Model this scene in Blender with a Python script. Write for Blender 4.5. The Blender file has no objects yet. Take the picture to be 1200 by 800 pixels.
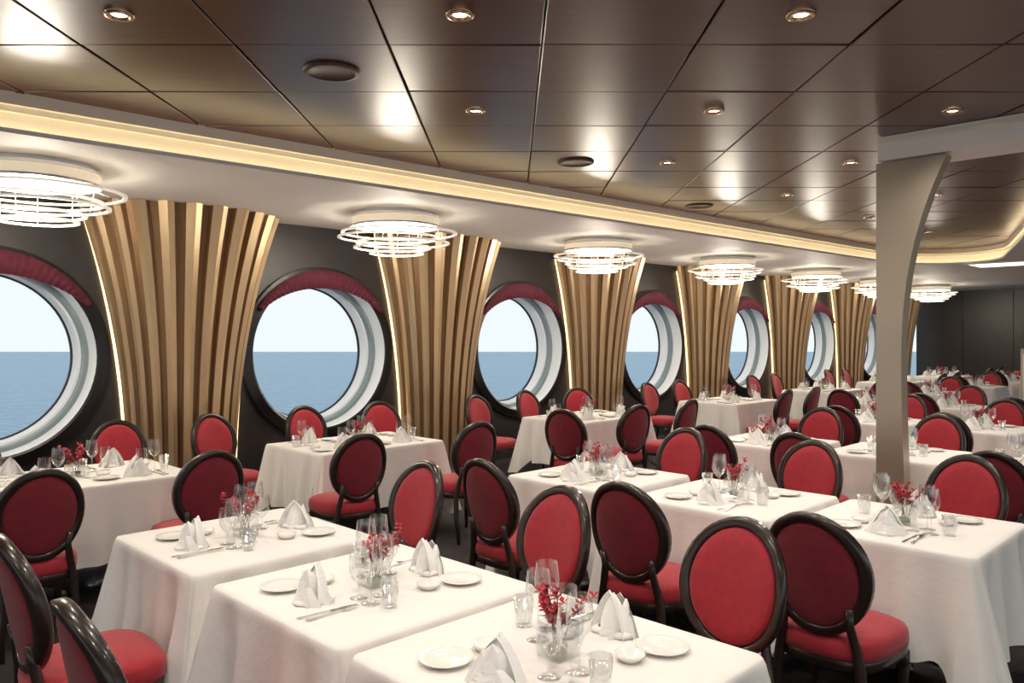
import bpy, math, random
from mathutils import Vector, Matrix
from mathutils.geometry import tessellate_polygon
random.seed(7)
S2=math.sqrt(0.5)
SP=3.16
def W(u,d,z=0.0): return Vector((S2*(u-d),S2*(u+d),z))
scene=bpy.context.scene
scene.view_settings.view_transform='Standard'
scene.view_settings.look='None'
scene.view_settings.exposure=.2
# ---------------------------------------------------------------- materials
def mat(name,col,rough=.5,metal=0.,emis=None,es=0.,noise=None,bump=None,trans=0.,coat=0.,sheen=0.,spec=None):
    m=bpy.data.materials.new(name); m.use_nodes=True
    nt=m.node_tree; b=nt.nodes['Principled BSDF']
    b.inputs['Base Color'].default_value=(*col,1); b.inputs['Roughness'].default_value=rough
    b.inputs['Metallic'].default_value=metal
    b.inputs['Transmission Weight'].default_value=trans
    b.inputs['Coat Weight'].default_value=coat
    b.inputs['Sheen Weight'].default_value=sheen
    if spec is not None: b.inputs['Specular IOR Level'].default_value=spec
    if emis: 
        b.inputs['Emission Color'].default_value=(*emis,1); b.inputs['Emission Strength'].default_value=es
    tc=nt.nodes.new('ShaderNodeTexCoord')
    if noise:
        sc,amt=noise[:2]; stretch=noise[2] if len(noise)>2 else (1,1,1)
        mp=nt.nodes.new('ShaderNodeMapping'); mp.inputs['Scale'].default_value=stretch
        nz=nt.nodes.new('ShaderNodeTexNoise'); nz.inputs['Scale'].default_value=sc; nz.inputs['Detail'].default_value=4
        rp=nt.nodes.new('ShaderNodeValToRGB')
        rp.color_ramp.elements[0].position=.3; rp.color_ramp.elements[1].position=.7
        rp.color_ramp.elements[0].color=(*[c*(1-amt) for c in col],1)
        rp.color_ramp.elements[1].color=(*[min(1,c*(1+amt)) for c in col],1)
        nt.links.new(tc.outputs['Object'],mp.inputs[0]); nt.links.new(mp.outputs[0],nz.inputs['Vector'])
        nt.links.new(nz.outputs['Fac'],rp.inputs[0]); nt.links.new(rp.outputs[0],b.inputs['Base Color'])
    if bump:
        nb=nt.nodes.new('ShaderNodeTexNoise'); nb.inputs['Scale'].default_value=bump[0]; nb.inputs['Detail'].default_value=3
        bp=nt.nodes.new('ShaderNodeBump'); bp.inputs['Strength'].default_value=bump[1]; bp.inputs['Distance'].default_value=bump[2] if len(bump)>2 else .005
        nt.links.new(tc.outputs['Object'],nb.inputs['Vector']); nt.links.new(nb.outputs['Fac'],bp.inputs['Height']); nt.links.new(bp.outputs[0],b.inputs['Normal'])
    return m
def glassmat(name,lo,hi):
    m=bpy.data.materials.new(name); m.use_nodes=True; nt=m.node_tree; nt.nodes.clear()
    out=nt.nodes.new('ShaderNodeOutputMaterial'); mx=nt.nodes.new('ShaderNodeMixShader'); tr=nt.nodes.new('ShaderNodeBsdfTransparent'); gl=nt.nodes.new('ShaderNodeBsdfGlossy')
    lw=nt.nodes.new('ShaderNodeLayerWeight'); lw.inputs['Blend'].default_value=.35; mr=nt.nodes.new('ShaderNodeMapRange')
    tr.inputs[0].default_value=(.97,.98,.98,1); gl.inputs['Roughness'].default_value=.04; gl.inputs['Color'].default_value=(1,1,1,1)
    mr.inputs['To Min'].default_value=lo; mr.inputs['To Max'].default_value=hi
    nt.links.new(lw.outputs['Facing'],mr.inputs['Value']); nt.links.new(mr.outputs[0],mx.inputs[0]); nt.links.new(tr.outputs[0],mx.inputs[1]); nt.links.new(gl.outputs[0],mx.inputs[2]); nt.links.new(mx.outputs[0],out.inputs[0])
    return m
M_cloth=mat('linen',(.82,.79,.76),.85,bump=(14,.35,.01),noise=(3,.03))
M_nap=mat('napkin_linen',(.9,.89,.87),.85,bump=(60,.2))
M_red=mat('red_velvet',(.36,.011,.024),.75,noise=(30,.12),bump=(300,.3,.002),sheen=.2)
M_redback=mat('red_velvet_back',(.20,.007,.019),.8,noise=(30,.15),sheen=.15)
M_wood=mat('ebony_wood',(.022,.012,.009),.30,noise=(12,.3,(1,1,6)),coat=.25)
M_ceil=mat('ceiling_veneer',(.075,.022,.012),.30,noise=(2.6,.34,(1,26,1)),spec=.8)
M_gap=mat('panel_gap',(.008,.004,.004),.6)
M_white=mat('soffit_paint',(.80,.78,.75),.6,noise=(2,.02))
M_cream=mat('cove_paint',(.80,.74,.62),.55,noise=(2,.02))
M_led=mat('led_warm',(1,.88,.62),.5,emis=(1,.83,.56),es=4.4)
M_strip=mat('column_led',(1,.8,.5),.5,emis=(1,.70,.32),es=2.4)
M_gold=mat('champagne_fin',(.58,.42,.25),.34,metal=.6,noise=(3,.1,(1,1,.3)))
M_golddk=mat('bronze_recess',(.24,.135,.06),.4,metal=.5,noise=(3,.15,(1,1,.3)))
M_wall=mat('dark_wall_panel',(.028,.023,.022),.45,noise=(4,.15))
M_wall2=mat('end_wall_panel',(.015,.010,.009),.4,noise=(4,.2))
M_frame=mat('window_frame_black',(.010,.009,.010),.3)
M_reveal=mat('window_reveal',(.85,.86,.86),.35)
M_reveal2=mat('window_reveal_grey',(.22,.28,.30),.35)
M_curt=mat('wine_fabric',(.09,.006,.02),.8,noise=(20,.2))
M_carpet=mat('carpet',(.022,.016,.016),.95,noise=(3.5,.6),bump=(200,.4))
M_lampw=mat('lamp_shade',(.80,.72,.58),.5,emis=(1,.85,.62),es=.25)
M_lampe=mat('lamp_diffuser',(1,.95,.85),.5,emis=(1,.92,.78),es=3.2)
M_ring=mat('lamp_ring',(.9,.86,.78),.3,metal=.3,emis=(1,.93,.8),es=.24)
M_chrome=mat('chrome',(.75,.74,.72),.12,metal=1)
M_silver=mat('silver_cutlery',(.7,.69,.67),.15,metal=1)
M_china=mat('china',(.88,.86,.82),.15,coat=.3)
M_glass=glassmat('clear_glass',.06,.72)
M_vglass=glassmat('vase_glass',.10,.5)
M_flower=mat('red_petal',(.45,.01,.03),.5,noise=(40,.3))
M_green=mat('leaf',(.05,.12,.03),.5,noise=(30,.3))
M_stem=mat('stem',(.12,.03,.02),.6,noise=(30,.3))
M_pillar=mat('pillar_lacquer',(.46,.39,.30),.33,metal=.55,noise=(2,.05))
M_grille=mat('grille',(.06,.03,.025),.5,noise=(80,.4))
M_dl=mat('downlight_lamp',(1,.9,.7),.5,emis=(1,.85,.6),es=14)
M_dlring=mat('downlight_trim',(.5,.33,.2),.25,metal=.9)
M_sea=mat('sea_water',(.13,.27,.37),.35,noise=(.35,.25,(1,3,1)),bump=(.8,.8,.6))
M_panel=mat('light_panel',(1,.95,.85),.5,emis=(1,.92,.78),es=1.6)
M_part=mat('partition_beige',(.5,.42,.32),.5,noise=(4,.1))
# ---------------------------------------------------------------- mesh builder
class MB:
    def __init__(s): s.v=[];s.f=[];s.mi=[];s.sm=[];s.mats=[]
    def m(s,mt):
        if mt not in s.mats: s.mats.append(mt)
        return s.mats.index(mt)
    def add(s,vs,fs,mt,smooth=True):
        o=len(s.v); i=s.m(mt); s.v+= [tuple(v) for v in vs]
        for f in fs: s.f.append([o+k for k in f]); s.mi.append(i); s.sm.append(smooth)
    def box(s,c,h,mt,M=None):
        vs=[Vector((c[0]+x*h[0],c[1]+y*h[1],c[2]+z*h[2])) for x in(-1,1) for y in(-1,1) for z in(-1,1)]
        if M: vs=[M@v for v in vs]
        s.add(vs,[(0,1,3,2),(4,6,7,5),(0,4,5,1),(2,3,7,6),(0,2,6,4),(1,5,7,3)],mt,False)
    def lathe(s,prof,mt,n=24,c=(0,0,0),smooth=True,mats=None):
        vs=[];k=len(prof)
        for i in range(n):
            a=2*math.pi*i/n
            for r,z in prof: vs.append((c[0]+r*math.cos(a),c[1]+r*math.sin(a),c[2]+z))
        for j in range(k-1):
            fs=[]
            for i in range(n):
                i2=(i+1)%n
                fs.append((i*k+j,i2*k+j,i2*k+j+1,i*k+j+1))
            if j==0: o=len(s.v); s.v+=vs
            mm=mats[j] if mats else mt
            mi=s.m(mm)
            for f in fs: s.f.append([o+q for q in f]); s.mi.append(mi); s.sm.append(smooth)
    def tube(s,pts,rad,mt,n=8):
        pts=[Vector(p) for p in pts]; vs=[]
        for i,p in enumerate(pts):
            d=(pts[min(i+1,len(pts)-1)]-pts[max(i-1,0)]).normalized()
            a=d.orthogonal().normalized() if abs(d.z)<.9 else Vector((1,0,0))
            a=(a-d*a.dot(d)).normalized(); b=d.cross(a)
            r=rad[i] if isinstance(rad,(list,tuple)) else rad
            for k in range(n):
                t=2*math.pi*k/n; vs.append(p+a*math.cos(t)*r+b*math.sin(t)*r)
        fs=[]
        for i in range(len(pts)-1):
            for k in range(n): fs.append((i*n+k,i*n+(k+1)%n,(i+1)*n+(k+1)%n,(i+1)*n+k))
        fs.append(tuple(range(n))[::-1]); fs.append(tuple((len(pts)-1)*n+k for k in range(n)))
        s.add(vs,fs,mt)
    def mesh(s,name,fix=True):
        me=bpy.data.meshes.new(name); me.from_pydata(s.v,[],s.f)
        for mt in s.mats: me.materials.append(mt)
        me.polygons.foreach_set('material_index',s.mi); me.polygons.foreach_set('use_smooth',s.sm)
        me.update()
        if fix:
            import bmesh
            bm=bmesh.new(); bm.from_mesh(me); bmesh.ops.recalc_face_normals(bm,faces=bm.faces); bm.to_mesh(me); bm.free()
        return me
def obj(name,me,loc=(0,0,0),rz=0.):
    o=bpy.data.objects.new(name,me); o.location=loc; o.rotation_euler=(0,0,rz)
    scene.collection.objects.link(o); return o
# ---------------------------------------------------------------- floor, ceiling
b=MB()
c=[W(-9,7.75),W(23.8,7.75),W(23.8,-9),W(-9,-9)]
b.add([*c,*[v-Vector((0,0,.1)) for v in c]],[(0,1,2,3),(4,5,6,7),(0,1,5,4),(1,2,6,5),(2,3,7,6),(3,0,4,7)],M_carpet,False)
obj('floor',b.mesh('floor'))
PW=.77; CX=.15; CY=3.97; CZ=3.15
SZ=2.89
path=[(-9,5.83),(1.2,5.40),(13.4,4.90)]
for k in range(1,13):
    a=math.radians(88-k*(153/12)); path.append((13.4+1.35*math.cos(a),4.05+.85*math.sin(a)))
path+=[(11,2.35),(8,.95),(7.6,-9)]
outer=[(23.8,-9),(23.8,7.75),(-9,7.75)]
b=MB()
c=[W(-9,7.75,CZ+.03),W(23.8,7.75,CZ+.03),W(23.8,-9,CZ+.03),W(-9,-9,CZ+.03)]
b.add([*c,*[v+Vector((0,0,.1)) for v in c]],[(0,1,2,3),(4,5,6,7),(0,1,5,4),(1,2,6,5),(2,3,7,6),(3,0,4,7)],M_gap,False)
for i in range(-10,20):
    for j in range(-7,18):
        x0=CX+i*PW; y0=CY+j*PW
        cx,cy=x0+PW/2,y0+PW/2
        u=S2*(cx+cy); d=S2*(cy-cx)
        if d>6.4 or u>17.5 or u<-5 or d<-6: continue
        g=.0055; h=PW/2-g
        tx,ty=random.uniform(-.0024,.0024),random.uniform(-.0024,.0024)
        vs=[]
        for (hh,zz) in((h,CZ+.012),(h,CZ+.003),(h-.004,CZ)):
            for sx,sy in((-1,-1),(1,-1),(1,1),(-1,1)):
                vs.append((cx+sx*hh,cy+sy*hh,zz+sx*tx+sy*ty))
        b.add(vs,[(8,9,10,11)]+[(q,(q+1)%4,(q+1)%4+4,q+4) for q in range(4)]+[(q+4,(q+1)%4+4,(q+1)%4+8,q+8) for q in range(4)],M_ceil,False)
obj('ceiling',b.mesh('ceiling'))
# soffit with cove
b=MB()
poly=[W(p[0],p[1],SZ) for p in path+outer]
tri=tessellate_polygon([poly]); b.add(poly,[tuple(t) for t in tri],M_white,False)
def off(i,dst):
    p=Vector(path[i]); n=Vector((0,0))
    if i>0: d=(p-Vector(path[i-1])).normalized(); n+=Vector((-d.y,d.x))
    if i<len(path)-1: d=(Vector(path[i+1])-p).normalized(); n+=Vector((-d.y,d.x))
    n.normalize(); return p+n*dst
prof=[(0,SZ,M_white),(0,2.918,M_white),(.02,2.918,M_white),(.02,2.894,M_cream),(.14,2.894,M_cream),(.14,3.04,M_cream),(.10,3.04,M_cream),(.10,3.075,M_cream),(.06,3.075,M_cream),(.06,CZ+.012,M_cream)]
for q in range(len(prof)-1):
    vs=[];
    for i in range(len(path)):
        for (dd,z,_) in (prof[q],prof[q+1]):
            p=off(i,dd); vs.append(W(p.x,p.y,z))
    b.add(vs,[(2*i,2*i+2,2*i+3,2*i+1) for i in range(len(path)-1)],prof[q+1][2],False)
obj('ceiling_soffit',b.mesh('ceiling_soffit',False))
b=MB()
vs=[]
for i in range(len(path)):
    for dd,z in((.04,2.896),(.04,2.912),(.085,2.912),(.085,2.896)):
        p=off(i,dd); vs.append(W(p.x,p.y,z))
fs=[]
for i in range(len(path)-1):
    for k in range(4): fs.append((4*i+k,4*i+(k+1)%4,4*i+4+(k+1)%4,4*i+4+k))
b.add(vs,fs,M_led,False); obj('cove_led_strip',b.mesh('cove_led'))
# ---------------------------------------------------------------- window wall
WD=7.75; WZ=1.5; WR=.83
b=MB(); NA=72
for n in range(-3,8):
    uc=(.5+n)*SP
    if uc+SP/2>24.5: continue
    vs=[];fs=[]
    angs=[2*math.pi*k/NA for k in range(NA)]
    hw,zt,zb=SP/2,3.2-WZ,WZ
    for ca in(math.atan2(zt,hw),math.pi-math.atan2(zt,hw),math.pi+math.atan2(zb,hw),2*math.pi-math.atan2(zb,hw)): angs.append(ca)
    angs.sort()
    for a in angs:
        ca,sa=math.cos(a),math.sin(a)
        t=1e9
        if abs(ca)>1e-6: t=min(t,hw/abs(ca))
        if sa>1e-6: t=min(t,zt/sa)
        if sa<-1e-6: t=min(t,zb/-sa)
        vs.append(W(uc+WR*ca,WD,WZ+WR*sa)); vs.append(W(uc+t*ca,WD,WZ+t*sa))
    m=len(angs)
    for k in range(m):
        k2=(k+1)%m; fs.append((2*k,2*k+1,2*k2+1,2*k2))
    b.add(vs,fs,M_wall,False)
obj('wall_window',b.mesh('wall_window'))
def winring(uc,idx):
    b=MB()
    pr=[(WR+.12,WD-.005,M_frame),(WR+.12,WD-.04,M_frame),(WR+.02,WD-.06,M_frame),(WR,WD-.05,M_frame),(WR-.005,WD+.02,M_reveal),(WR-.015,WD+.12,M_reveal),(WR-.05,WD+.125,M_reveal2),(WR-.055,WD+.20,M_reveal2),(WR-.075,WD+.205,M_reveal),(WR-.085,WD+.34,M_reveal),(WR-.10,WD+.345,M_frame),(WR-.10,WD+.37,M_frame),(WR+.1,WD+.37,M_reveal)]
    n=72
    for q in range(len(pr)-1):
        vs=[]
        for k in range(n):
            a=2*math.pi*k/n
            for r,dd,_ in(pr[q],pr[q+1]): vs.append(W(uc+r*math.cos(a),dd,WZ+r*math.sin(a)))
        b.add(vs,[(2*k,2*k+1,2*((k+1)%n)+1,2*((k+1)%n)) for k in range(n)],pr[q+1][2])
    obj('window_%d'%idx,b.mesh('window_%d'%idx))
    # pleated valance
    b=MB(); vs=[];n=90
    for k in range(n+1):
        a=math.radians(33+114*k/n); w=.014*math.sin(k*math.pi/1.5)
        e=math.sin(math.pi*k/n)
        for j in range(5):
            r=WR-.12*e+ (.05+.15*e)*j/4
            vs.append(W(uc+r*math.cos(a)*1.06,WD-.08+w*(1-j/6)-.035*math.sin(j/4*math.pi),WZ+r*math.sin(a)))
    fs=[(5*k+j,5*k+j+1,5*k+6+j,5*k+5+j) for k in range(n) for j in range(4)]
    b.add(vs,fs,M_curt); o=obj('window_valance',b.mesh('valance',False))
idx=1
for n in range(-1,7):
    winring((.5+n)*SP,idx); idx+=1
# end wall w/ panels
b=MB()
for k in range(14):
    d0=7.75-k*1.2
    M=Matrix.Translation(W(23.85,d0-.6,1.6))@Matrix.Rotation(math.radians(45),4,'Z')
    b.box((.05,0,0),(.05,.6,1.6),M_wall2,M); b.box((-.015,0,0),(.015,.57,1.52),M_wall2,M)
obj('wall_end',b.mesh('wall_end'))
# ---------------------------------------------------------------- fluted columns
def column():
    b=MB(); NR=12; L=26; H=SZ-.002
    prof=[];mats=[]
    for r in range(NR):
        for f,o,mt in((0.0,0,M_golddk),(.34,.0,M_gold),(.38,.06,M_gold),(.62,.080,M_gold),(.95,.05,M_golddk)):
            prof.append(((r+f)/NR,o)); mats.append(mt)
    prof.append((1.0,0))
    vs=[]
    for l in range(L+1):
        t=l/L; z=t*H; g=t**2.3
        a=.47+.40*g; bb=.30+.30*g
        for (f,o) in prof:
            ph=math.pi*f
            nx,ny=math.cos(ph),math.sin(ph)
            vs.append((-(a+o*(.6+.6*g))*nx,(bb+o*(.6+.6*g))*ny+.002,z))
    m=len(prof)
    for j in range(m-1):
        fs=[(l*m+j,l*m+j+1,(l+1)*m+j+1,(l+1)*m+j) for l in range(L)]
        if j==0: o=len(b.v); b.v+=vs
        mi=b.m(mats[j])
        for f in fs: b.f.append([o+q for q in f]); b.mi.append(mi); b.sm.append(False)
    for sx in(-1,1):
        pts=[]
        for l in range(L+1):
            t=.03+.94*l/L; g=t**2.3; a=.47+.40*g
            pts.append((sx*(a+.060),.02,t*H))
        b.tube(pts,.013,M_strip,6)
    return b.mesh('column')
cm=column()
for n in range(-1,7):
    u=(1.013+n)*SP
    o=obj('fluted_column',cm,W(u,WD-.003,0)); 
    o.rotation_euler=(0,0,math.radians(-135)) 
# ---------------------------------------------------------------- ring lamps
def lamp():
    b=MB()
    b.lathe([(0,0),(.40,0),(.40,-.03),(.435,-.03),(.435,-.055),(.425,-.055),(.425,-.12),(.435,-.12),(.435,-.135),(.41,-.135),(.41,-.125),(0.,-.125)],M_lampw,48,smooth=False,
        mats=[M_white,M_white,M_white,M_chrome,M_lampw,M_lampw,M_chrome,M_chrome,M_chrome,M_lampe,M_lampe])
    for r,z,ox,oy,w in((.57,-.195,.04,.0,.03),(.50,-.245,-.06,.03,.03),(.46,-.295,.06,-.03,.028),(.38,-.345,-.04,0,.028),(.27,-.395,.02,.02,.028)):
        b.lathe([(r,z),(r,z+.015),(r-w,z+.015),(r-w,z),(r,z)],M_ring,48,c=(ox,oy,0),smooth=False)
    for k in range(6):
        a=k*math.pi/3+.3
        r2=.45 if k%2 else .36
        zz=-.24 if k%2 else -.335
        b.tube([(.40*math.cos(a),.40*math.sin(a),-.13),(r2*math.cos(a),r2*math.sin(a),zz)],.0025,M_chrome,5)
    for k in range(3):
        a=k*math.pi*2/3
        b.tube([(.25*math.cos(a)+.02,.25*math.sin(a)+.02,-.125),(.25*math.cos(a)+.02,.25*math.sin(a)+.02,-.385)],.0025,M_chrome,5)
    for k in range(3):
        a=k*math.pi*2/3+.8
        b.tube([(.41*math.cos(a),.41*math.sin(a),-.13),(.555*math.cos(a)+.04,.555*math.sin(a),-.185)],.0025,M_chrome,5)
    return b.mesh('ring_lamp')
lm=lamp()
for n in range(-1,7):
    obj('ring_ceiling_lamp',lm,W((.495+n)*SP,6.34,SZ-.001),n*.7)
    L=bpy.data.lights.new('ring_lamp_bulb','POINT'); L.energy=50; L.shadow_soft_size=.20; L.color=(1,.89,.74)
    lo=bpy.data.objects.new('ring_lamp_bulb',L); lo.location=W((.495+n)*SP,6.34,SZ-.40); scene.collection.objects.link(lo)
# downlights + lamps
b=MB()
b.lathe([(0,-.002),(.035,-.002),(.04,-.012),(.06,-.014),(.066,-.006),(.066,.0)],M_dlring,24,mats=[M_dl,M_dlring,M_dlring,M_dlring,M_dlring])
dm=b.mesh('downlight')
for i in range(-4,8):
    for j in range(-2,8):
        x=-.235+i*1.54; y=3.585+j*1.54
        u=S2*(x+y); d=S2*(y-x)
        if d>4.8 or u>13.8 or u<-3.5 or d<-3: continue
        if u>8 and d< (u-8)*.466+1.3: continue
        if abs(x/(abs(y)+.01))>1.1 and y>1: continue
        obj('ceiling_downlight',dm,(x,y,CZ-.002))
        L=bpy.data.lights.new('downlight_spot','SPOT'); L.energy=58; L.spot_size=math.radians(140); L.spot_blend=1; L.shadow_soft_size=.08; L.color=(1,.90,.78)
        lo=bpy.data.objects.new('downlight_spot',L); lo.location=(x,y,CZ-.05); scene.collection.objects.link(lo)
b=MB(); b.lathe([(0,-.012),(.12,-.012),(.125,-.016),(.15,-.012),(.155,0)],M_grille,32,mats=[M_grille,M_gap,M_grille,M_grille])
sm=b.mesh('speaker')
for x,y in((-.99,4.36),(.535,6.66),(2.1,8.9)): obj('ceiling_speaker',sm,(x,y,CZ-.002))
# ---------------------------------------------------------------- pillar + beam
b=MB(); L=30; TOP=2.95
vs=[]
for l in range(L+1):
    t=l/L; z=t*TOP
    fl=.30*max(0,(t-.5)/.5)**2.4; fb=.05*(1-min(1,t/.5))**1.5
    lo_,hi_=-.09-.02*fb, .085+fl+fb  # along -D
    for (uu,dd) in((-.06,lo_),(.06,lo_),(.06,hi_),(-.06,hi_)):
        vs.append(W(6.07+uu,2.14-dd,z))
fs=[]
for l in range(L):
    for k in range(4): fs.append((4*l+k,4*l+(k+1)%4,4*l+4+(k+1)%4,4*l+4+k))
b.add(vs,fs,M_pillar,False); obj('flared_pillar',b.mesh('pillar'))
b=MB(); M=Matrix.Translation(W(6.22,-1.4,3.058))@Matrix.Rotation(math.radians(45),4,'Z')
b.box((0,0,0),(.20,3.62,.088),M_white,M); b.box((-.205,0,.045),(.005,3.62,.012),M_cream,M); obj('ceiling_beam',b.mesh('beam'))
b=MB(); M=Matrix.Translation(W(15.2,3.1,SZ-.012))@Matrix.Rotation(math.radians(45),4,'Z')
b.box((0,0,0),(.35,.9,.01),M_panel,M); b.box((0,0,.002),(.4,.95,.008),M_white,M); obj('ceiling_light_panel',b.mesh('lp'))
# ---------------------------------------------------------------- sea
b=MB(); b.add([(-500,14,-8),(500,14,-8),(500,450,-8),(-500,450,-8),(-500,-200,-8),(-12,-200,-8),(-12,14,-8)],[(0,1,2,3),(4,5,6,0)],M_sea,False); obj('sea',b.mesh('sea'))
# ---------------------------------------------------------------- chair
def chair():
    b=MB()
    n=40
    def outline(k,sc):
        a=2*math.pi*k/n; c,s=math.cos(a),math.sin(a); e=2/3.2
        x=.235*math.copysign(abs(c)**e,c); y=.235*math.copysign(abs(s)**e,s)
        x*=1+.10*(y/.235); return x*sc,y*sc
    def rings(lv,mt):
        vs=[]
        for sc,z in lv:
            for k in range(n): x,y=outline(k,sc); vs.append((x,y,z))
        m=len(lv); fs=[(l*n+k,l*n+(k+1)%n,(l+1)*n+(k+1)%n,(l+1)*n+k) for l in range(m-1) for k in range(n)]
        fs.append(tuple(range(n))[::-1]); fs.append(tuple((m-1)*n+k for k in range(n))); b.add(vs,fs,mt)
    rings([(.95,.355),(.97,.36),(.975,.395),(.96,.40)],M_wood)
    rings([(.95,.395),(.99,.405),(1.0,.43),(.99,.46),(.95,.478),(.85,.49),(.6,.50),(.3,.503),(.1,.504)],M_red)
    for sx in(-1,1):
        x=sx*.195;y=.18
        b.tube([(x,y,.36),(x,y,.31),(x,y,.30),(x,y,.28),(x,y,.0)],[.026,.026,.019,.024,.012],M_wood,10)
        b.tube([(sx*.185,-.27,0),(sx*.18,-.225,.2),(sx*.17,-.205,.36),(sx*.155,-.21,.45),(sx*.135,-.228,.55),(sx*.142,-.24,.62)],[.014,.018,.022,.02,.018,.016],M_wood,10)
    HC=.735; A=.200; Bh=.238; tilt=math.radians(11)
    def bp(x,zz,yo):
        y=yo+.045*(x/.21)**2
        yy=-.26 - math.sin(tilt)*(zz) + y*math.cos(tilt)
        return (x,yy,HC+zz*math.cos(tilt)+y*math.sin(tilt)*.3)
    n2=44; vs=[]; sec=[(-.019,-.020),(-.019,.016),(-.010,.026),(.012,.026),(.021,.016),(.021,-.020),(.01,-.026),(-.01,-.026)]
    for k in range(n2):
        a=2*math.pi*k/n2
        for (r,dy) in sec: vs.append(bp((A+r)*math.cos(a),(Bh+r)*math.sin(a),dy))
    q=len(sec); fs=[(k*q+j,k*q+(j+1)%q,((k+1)%n2)*q+(j+1)%q,((k+1)%n2)*q+j) for k in range(n2) for j in range(q)]
    b.add(vs,fs,M_wood)
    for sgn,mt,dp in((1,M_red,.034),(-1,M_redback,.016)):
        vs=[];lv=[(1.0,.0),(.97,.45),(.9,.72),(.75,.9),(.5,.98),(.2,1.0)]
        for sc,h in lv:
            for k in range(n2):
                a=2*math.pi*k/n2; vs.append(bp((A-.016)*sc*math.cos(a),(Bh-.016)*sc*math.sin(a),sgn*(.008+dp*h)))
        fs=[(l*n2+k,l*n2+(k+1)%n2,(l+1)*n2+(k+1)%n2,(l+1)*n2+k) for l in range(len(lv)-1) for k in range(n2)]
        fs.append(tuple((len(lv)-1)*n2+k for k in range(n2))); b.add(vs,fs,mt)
    return b.mesh('dining_chair')
chm=chair()
def put_chair(u,d,face,jit=5):
    ang=math.radians(face+random.uniform(-jit,jit))
    p=W(u,d)+Vector((math.cos(ang),math.sin(ang),0))*.27
    obj('dining_chair',chm,p,ang-math.pi/2)
# ---------------------------------------------------------------- tables
TZ=.76
def table(hx,hy,seed):
    rnd=random.Random(seed); b=MB(); rc=.03
    pts=[]
    corners=[(hx-rc,hy-rc,0),(-(hx-rc),hy-rc,90),(-(hx-rc),-(hy-rc),180),(hx-rc,-(hy-rc),270)]
    for ci,(cx,cy,a0) in enumerate(corners):
        for k in range(13):
            a=math.radians(a0+k*90/12); pts.append((cx+rc*math.cos(a),cy+rc*math.sin(a),math.cos(a),math.sin(a)))
        nx=corners[(ci+1)%4]; a=math.radians(a0+90)
        p0=(cx+rc*math.cos(a),cy+rc*math.sin(a)); p1=(nx[0]+rc*math.cos(a),nx[1]+rc*math.sin(a))
        for k in range(1,44): pts.append((p0[0]+(p1[0]-p0[0])*k/44,p0[1]+(p1[1]-p0[1])*k/44,math.cos(a),math.sin(a)))
    n=len(pts); ph=[rnd.uniform(0,6.28) for _ in range(4)]
    lv=[0,.02,.06,.14,.25,.38,.5,.62,.75,.88,1.0]
    vs=[]
    for sc in(0.25,.6,.94): 
        for (x,y,nx,ny) in pts: vs.append((x*sc,y*sc,TZ))
    for (x,y,nx,ny) in pts: vs.append((x,y,TZ-.001))
    for (x,y,nx,ny) in pts: vs.append((x+nx*.006,y+ny*.006,TZ-.008))
    for t in lv[1:]:
        for (x,y,nx,ny) in pts:
            dc=math.hypot(hx-abs(x),hy-abs(y)); cn=math.exp(-(dc/.085)**2); dip=math.exp(-((dc-.16)/.05)**2); d2=math.exp(-((dc-.27)/.05)**2)
            s=y*nx-x*ny
            o=.010+t*(.024+.12*cn-.046*dip+.044*d2)+t*.018*math.sin(s*19+ph[0]+nx*3)+t*t*.017*math.sin(s*34+ph[1]+ny*2)
            o=max(o,.004)
            tx,ty=-ny,nx
            sh=.06*t*cn*math.sin(ph[2]+3*nx+5*ny)
            z=TZ-.01-t*(.48+.14*cn-.02*dip)
            vs.append((x+nx*o+tx*sh,y+ny*o+ty*sh,z))
    m=len(vs)//n
    fs=[(l*n+k,l*n+(k+1)%n,(l+1)*n+(k+1)%n,(l+1)*n+k) for l in range(m-1) for k in range(n)]
    fs.append(tuple(range(n))[::-1])
    b.add(vs,fs,M_cloth)
    b.box((0,0,TZ-.022),(hx-.01,hy-.01,.015),M_wood)
    xs=[0] if hx<.5 else [-.3,.3]
    for x in xs:
        b.lathe([(0,0),(.24,0),(.24,.012),(.2,.022),(.05,.035),(.038,.06),(.038,.70),(.09,.735),(0,.735)],M_wood,24,c=(x,0,0))
    return b.mesh('dining_table')
TM=[table(.43,.43,k) for k in range(4)]; TL=[table(.62,.45,k+10) for k in range(2)]
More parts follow.
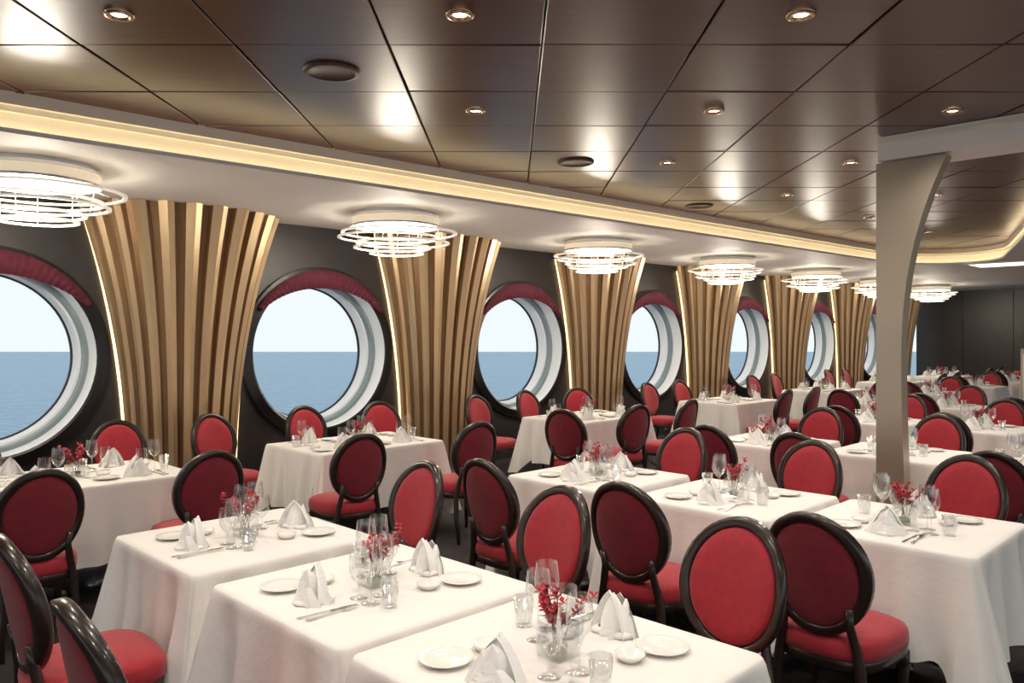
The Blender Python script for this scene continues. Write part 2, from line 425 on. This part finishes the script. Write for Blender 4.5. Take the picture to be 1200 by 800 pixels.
def napkin(seed):
    rnd=random.Random(seed)
    b=MB()
    def sail(ang,h,w,dx,lean):
        M=Matrix.Translation((dx,0,0))@Matrix.Rotation(ang,4,'Z')
        N=6; vs=[]
        for i in range(N+1):
            f=i/N; z=h*f
            ww=w*(1-f)**.75; cr=.055*(1-f)+lean*f
            bk=-.02*(1-f)+lean*f
            bow=.012*math.sin(math.pi*f)
            vs+= [M@Vector((bk-.006,-ww-bow*.4,z)),M@Vector(((cr+bk)/2+bow,-ww*.52,z)),M@Vector((cr,0,z)),M@Vector(((cr+bk)/2+bow,ww*.52,z)),M@Vector((bk-.006,ww+bow*.4,z))]
        fs=[(5*i+k,5*i+k+1,5*i+6+k,5*i+5+k) for i in range(N) for k in range(4)]
        b.add(vs,fs,M_nap,False)
    sail(.1,.135,.086,-.01,-.012)
    sail(.65,.118,.082,.006,.022)
    sail(-.6,.105,.084,.008,.028)
    sail(math.pi+.15,.125,.080,-.012,-.0)
    sail(.05,.078,.100,.022,.01)
    n=24; vs=[]
    for r,z in((.058,.0),(.064,.007),(.058,.014),(.045,.018)):
        for k in range(n):
            a=2*math.pi*k/n; w=1+.18*math.sin(3*a+seed)+.08*math.sin(5*a)
            vs.append((r*w*math.cos(a),r*w*1.15*math.sin(a),z))
    b.add(vs,[(l*n+k,l*n+(k+1)%n,(l+1)*n+(k+1)%n,(l+1)*n+k) for l in range(3) for k in range(n)],M_nap)
    return b.mesh('napkin',False)
NAP=[napkin(k) for k in range(3)]
def lathe_mesh(name,prof,mt,n=28):
    b=MB(); b.lathe(prof,mt,n); return b.mesh(name)
WG=lathe_mesh('wine_glass',[(0.001,0.001),(.036,0),(.036,.002),(.012,.006),(.004,.014),(.0036,.09),(.012,.098),(.03,.115),(.039,.14),(.040,.16),(.034,.215)],M_glass)
WG2=lathe_mesh('water_glass',[(0.001,0.001),(.033,0),(.033,.002),(.01,.006),(.005,.012),(.005,.05),(.014,.058),(.032,.08),(.037,.11),(.034,.16)],M_glass)
TG=lathe_mesh('tumbler',[(0.001,0.001),(.026,0),(.028,.004),(.033,.095),(.0315,.095),(.0265,.012),(.001,.012)],M_glass)
PL=lathe_mesh('bread_plate',[(0,0),(.04,0),(.045,.003),(.078,.013),(.08,.016),(.078,.017),(.05,.008),(.043,.006),(0,.006)],M_china,32)
PS=lathe_mesh('butter_dish',[(0,0),(.028,0),(.044,.018),(.045,.022),(.042,.022),(.03,.008),(0,.006)],M_china,28)
def fork():
    b=MB(); 
    out=[(-.10,.006),(-.09,.008),(-.03,.003),(.03,.003),(.045,.009),(.06,.011)]
    vs=[];
    for x,w in out:
        z=.003+.006*max(0,(x)/.06)
        vs+=[(x,-w,z),(x,w,z),(x,w,z+.002),(x,-w,z+.002)]
    fs=[(4*i+k,4*i+(k+1)%4,4*i+4+(k+1)%4,4*i+4+k) for i in range(5) for k in range(4)]+[(3,2,1,0),(20,21,22,23)]
    b.add(vs,fs,M_silver,False)
    for y in(-.0085,-.003,.003,.0085): b.box((.08,y,.008),(.022,.0015,.0012),M_silver)
    b.box((-.07,0,.0015),(.01,.004,.0015),M_silver); return b.mesh('fork')
def knife():
    b=MB(); out=[(-.11,.006),(-.10,.008),(-.01,.005),(0,.004),(.01,.009),(.08,.009),(.105,.003)]
    vs=[]
    for x,w in out:
        t=.004 if x<=0 else .0015
        vs+=[(x,-w*.7,0),(x,w,0),(x,w,t),(x,-w*.7,t)]
    fs=[(4*i+k,4*i+(k+1)%4,4*i+4+(k+1)%4,4*i+4+k) for i in range(6) for k in range(4)]+[(3,2,1,0),(24,25,26,27)]
    b.add(vs,fs,M_silver,False); return b.mesh('knife')
FK,KN=fork(),knife()
def vase(seed):
    rnd=random.Random(seed); b=MB(); h=.045;H=.10;t=.004
    b.box((0,0,.004),(h,h,.004),M_vglass)
    for sx in(-1,1):
        b.box((sx*(h-t/2),0,.008+(H-.008)/2),(t/2,h,(H-.008)/2),M_vglass)
        b.box((0,sx*(h-t/2),.008+(H-.008)/2),(h-t,t/2,(H-.008)/2),M_vglass)
    for s in range(7):
        a=rnd.uniform(0,6.28); ln=rnd.uniform(.03,.08)
        if s<2: ln=.10
        p0=Vector((rnd.uniform(-.02,.02),rnd.uniform(-.02,.02),.01)); p1=Vector((math.cos(a)*ln*.35,math.sin(a)*ln*.35,.10)); p2=Vector((math.cos(a)*ln,math.sin(a)*ln,rnd.uniform(.14,.21)))
        b.tube([p0,p1,(p1+p2)/2+Vector((0,0,.012)),p2],.0018,M_stem,5)
        for q in range(6):
            f=q/5; c=p1.lerp(p2,f)+Vector((rnd.uniform(-.010,.010),rnd.uniform(-.010,.010),rnd.uniform(0,.012)))
            for k in range(6):
                an=k*1.047+rnd.random(); r=.016
                d=Vector((math.cos(an),math.sin(an),.9 if k%2 else -.1)); sd=Vector((-math.sin(an),math.cos(an),0))
                b.add([c,c+d*r*.6+sd*r*.5,c+d*r*1.1,c+d*r*.6-sd*r*.5+Vector((0,0,.002))],[(0,1,2,3)],M_flower)
    for s in range(6):
        a=rnd.uniform(0,6.28); d=Vector((math.cos(a),math.sin(a),0)); sd=Vector((-d.y,d.x,0)); c=Vector((0,0,.09))
        b.add([c,c+d*.03+sd*.012+Vector((0,0,.02)),c+d*.07+Vector((0,0,.015)),c+d*.03-sd*.012+Vector((0,0,.02))],[(0,1,2,3)],M_green)
    b.lathe([(0,.009),(.028,.009),(.03,.03),(0,.035)],M_green,8)
    return b.mesh('flower_vase',False)
VS=[vase(k) for k in range(3)]
ns=0
def setting(cu,cd,face,detail=True,extra=False):
    global ns; ns+=1
    a=math.radians(face); f=Vector((math.cos(a),math.sin(a),0)); r=Vector((f.y,-f.x,0)); o=W(cu,cd,TZ+.0006)
    j=lambda s:random.uniform(-s,s)
    obj('napkin',NAP[ns%3],o+f*(.02+j(.01))+r*j(.015),a+math.pi+j(.5))
    obj('bread_plate',PL,o-r*(.20+j(.008))+f*(.02+j(.01)))
    obj('butter_dish',PS,o-r*(.17+j(.008))+f*.16)
    if detail:
        obj('table_knife',KN,o+r*.125,a+j(.06)); obj('table_fork',FK,o+r*.155,a+j(.06))
    obj('wine_glass',WG,o+r*(.16+j(.004))+f*(.15+j(.004)))
    obj('water_glass',WG2,o+r*(.078+j(.003))+f*(.155+j(.003)))
    if extra: obj('wine_glass',WG,o+r*(.12+j(.002))+f*(.235+j(.002)))
    obj('tumbler',TG,o+r*(.235+j(.003))+f*(.18+j(.004)))
def vis(u,d,lim=1330):
    p=W(u,d); 
    if p.y<1: return False
    return -250<600+930*p.x/p.y<lim
cnt=0
def row_table(u,d,near=True,far=True,du_near=1.05,dn=0,det=True):
    global cnt
    if not vis(u,d,1330 if u<10 else 1260): return
    cnt+=1
    obj('dining_table',TM[cnt%4],W(u,d),math.radians(45+90*(cnt%2)))
    setting(u-.28,d,45,det,det); setting(u+.28,d,225,det,det)
    obj('flower_vase',VS[cnt%3],W(u,d,TZ+.0006),math.radians(45))
    if near: put_chair(u-du_near,d+dn,45)
    if far: put_chair(u+1.05,d,225)
U1=1.74
row_table(U1,3.5,dn=-.22,du_near=1.0); row_table(U1,2.47,dn=-.12); row_table(U1,1.55)
U2=4.17
for d in(3.35,2.35,1.41): row_table(U2,d)
row_table(U2,.47,dn=.12)
row_table(6.6,3.35); row_table(6.68,2.32,dn=.32,du_near=1.1); row_table(6.6,1.36); 
for u in(9.03,11.46,13.9,16.3,18.7):
    for d in(4.3,3.35,2.35,1.4):
        if d==4.3 and u<11: continue
        if u>13 and d<3.4: continue
        row_table(u,d,det=False)
# window tables
def win_table(u,d,cs,det=True):
    global cnt
    cnt+=1
    obj('dining_table',TL[cnt%2],W(u,d),math.radians(45))
    for s in(-1,1):
        setting(u+s*.3,d+.28,-45,det); setting(u+s*.3,d-.28,135,det)
    obj('flower_vase',VS[cnt%3],W(u,d,TZ+.0006),math.radians(45))
    for (cu,cd,f) in cs: put_chair(cu,cd,f)
win_table(1.68,5.78,[(1.22,4.76,135),(2.16,4.78,128),(2.35,7.0,-50),(1.3,7.05,-45)])
win_table(3.95,5.88,[(3.30,4.84,124),(4.42,4.82,130),(3.14,6.98,-35),(4.15,7.1,-45),(5.0,7.0,-60)])
win_table(7.11,5.88,[(5.75,5.05,60),(6.65,4.84,125),(7.6,4.82,135),(6.35,6.95,-35),(7.35,7.1,-45),(8.2,6.95,-75)])
for k in(10.27,13.43,16.6,19.7):
    win_table(k,5.85,[(k-.4,4.8,135),(k+.45,4.8,135),(k-.45,6.95,-45),(k+.4,6.95,-45)],False)
# partition at far right
b=MB(); M=Matrix.Translation(W(13.3,2.3,0))@Matrix.Rotation(math.radians(45),4,'Z')
b.box((0,0,.75),(.05,.6,.75),M_part,M); b.box((0,0,1.53),(.07,.62,.03),M_wood,M); b.box((0,0,.05),(.06,.61,.05),M_wood,M)
for k in range(5): b.box((-.055,-.48+k*.24,.8),(.008,.09,.62),M_white,M)
obj('banquette_partition',b.mesh('partition'))
# ---------------------------------------------------------------- world, camera
w=bpy.data.worlds.new('sky'); scene.world=w; w.use_nodes=True; nt=w.node_tree
bg=nt.nodes['Background']; tc=nt.nodes.new('ShaderNodeTexCoord'); sx=nt.nodes.new('ShaderNodeSeparateXYZ'); rp=nt.nodes.new('ShaderNodeValToRGB')
nt.links.new(tc.outputs['Generated'],sx.inputs[0]); nt.links.new(sx.outputs['Z'],rp.inputs[0]); nt.links.new(rp.outputs[0],bg.inputs['Color'])
e=rp.color_ramp.elements; e[0].position=0; e[0].color=(.72,.78,.81,1); e[1].position=.5; e[1].color=(.64,.75,.86,1)
n_=e.new(.10); n_.color=(.72,.79,.83,1)
bg.inputs['Strength'].default_value=1.08
cam=bpy.data.cameras.new('camera'); co=bpy.data.objects.new('camera',cam); scene.collection.objects.link(co)
co.location=(0,0,1.7); co.rotation_euler=(math.pi/2,0,0); cam.sensor_width=36; cam.lens=930/1200*36; cam.shift_y=-8/1200; cam.clip_end=2000; cam.clip_start=.05
scene.camera=co
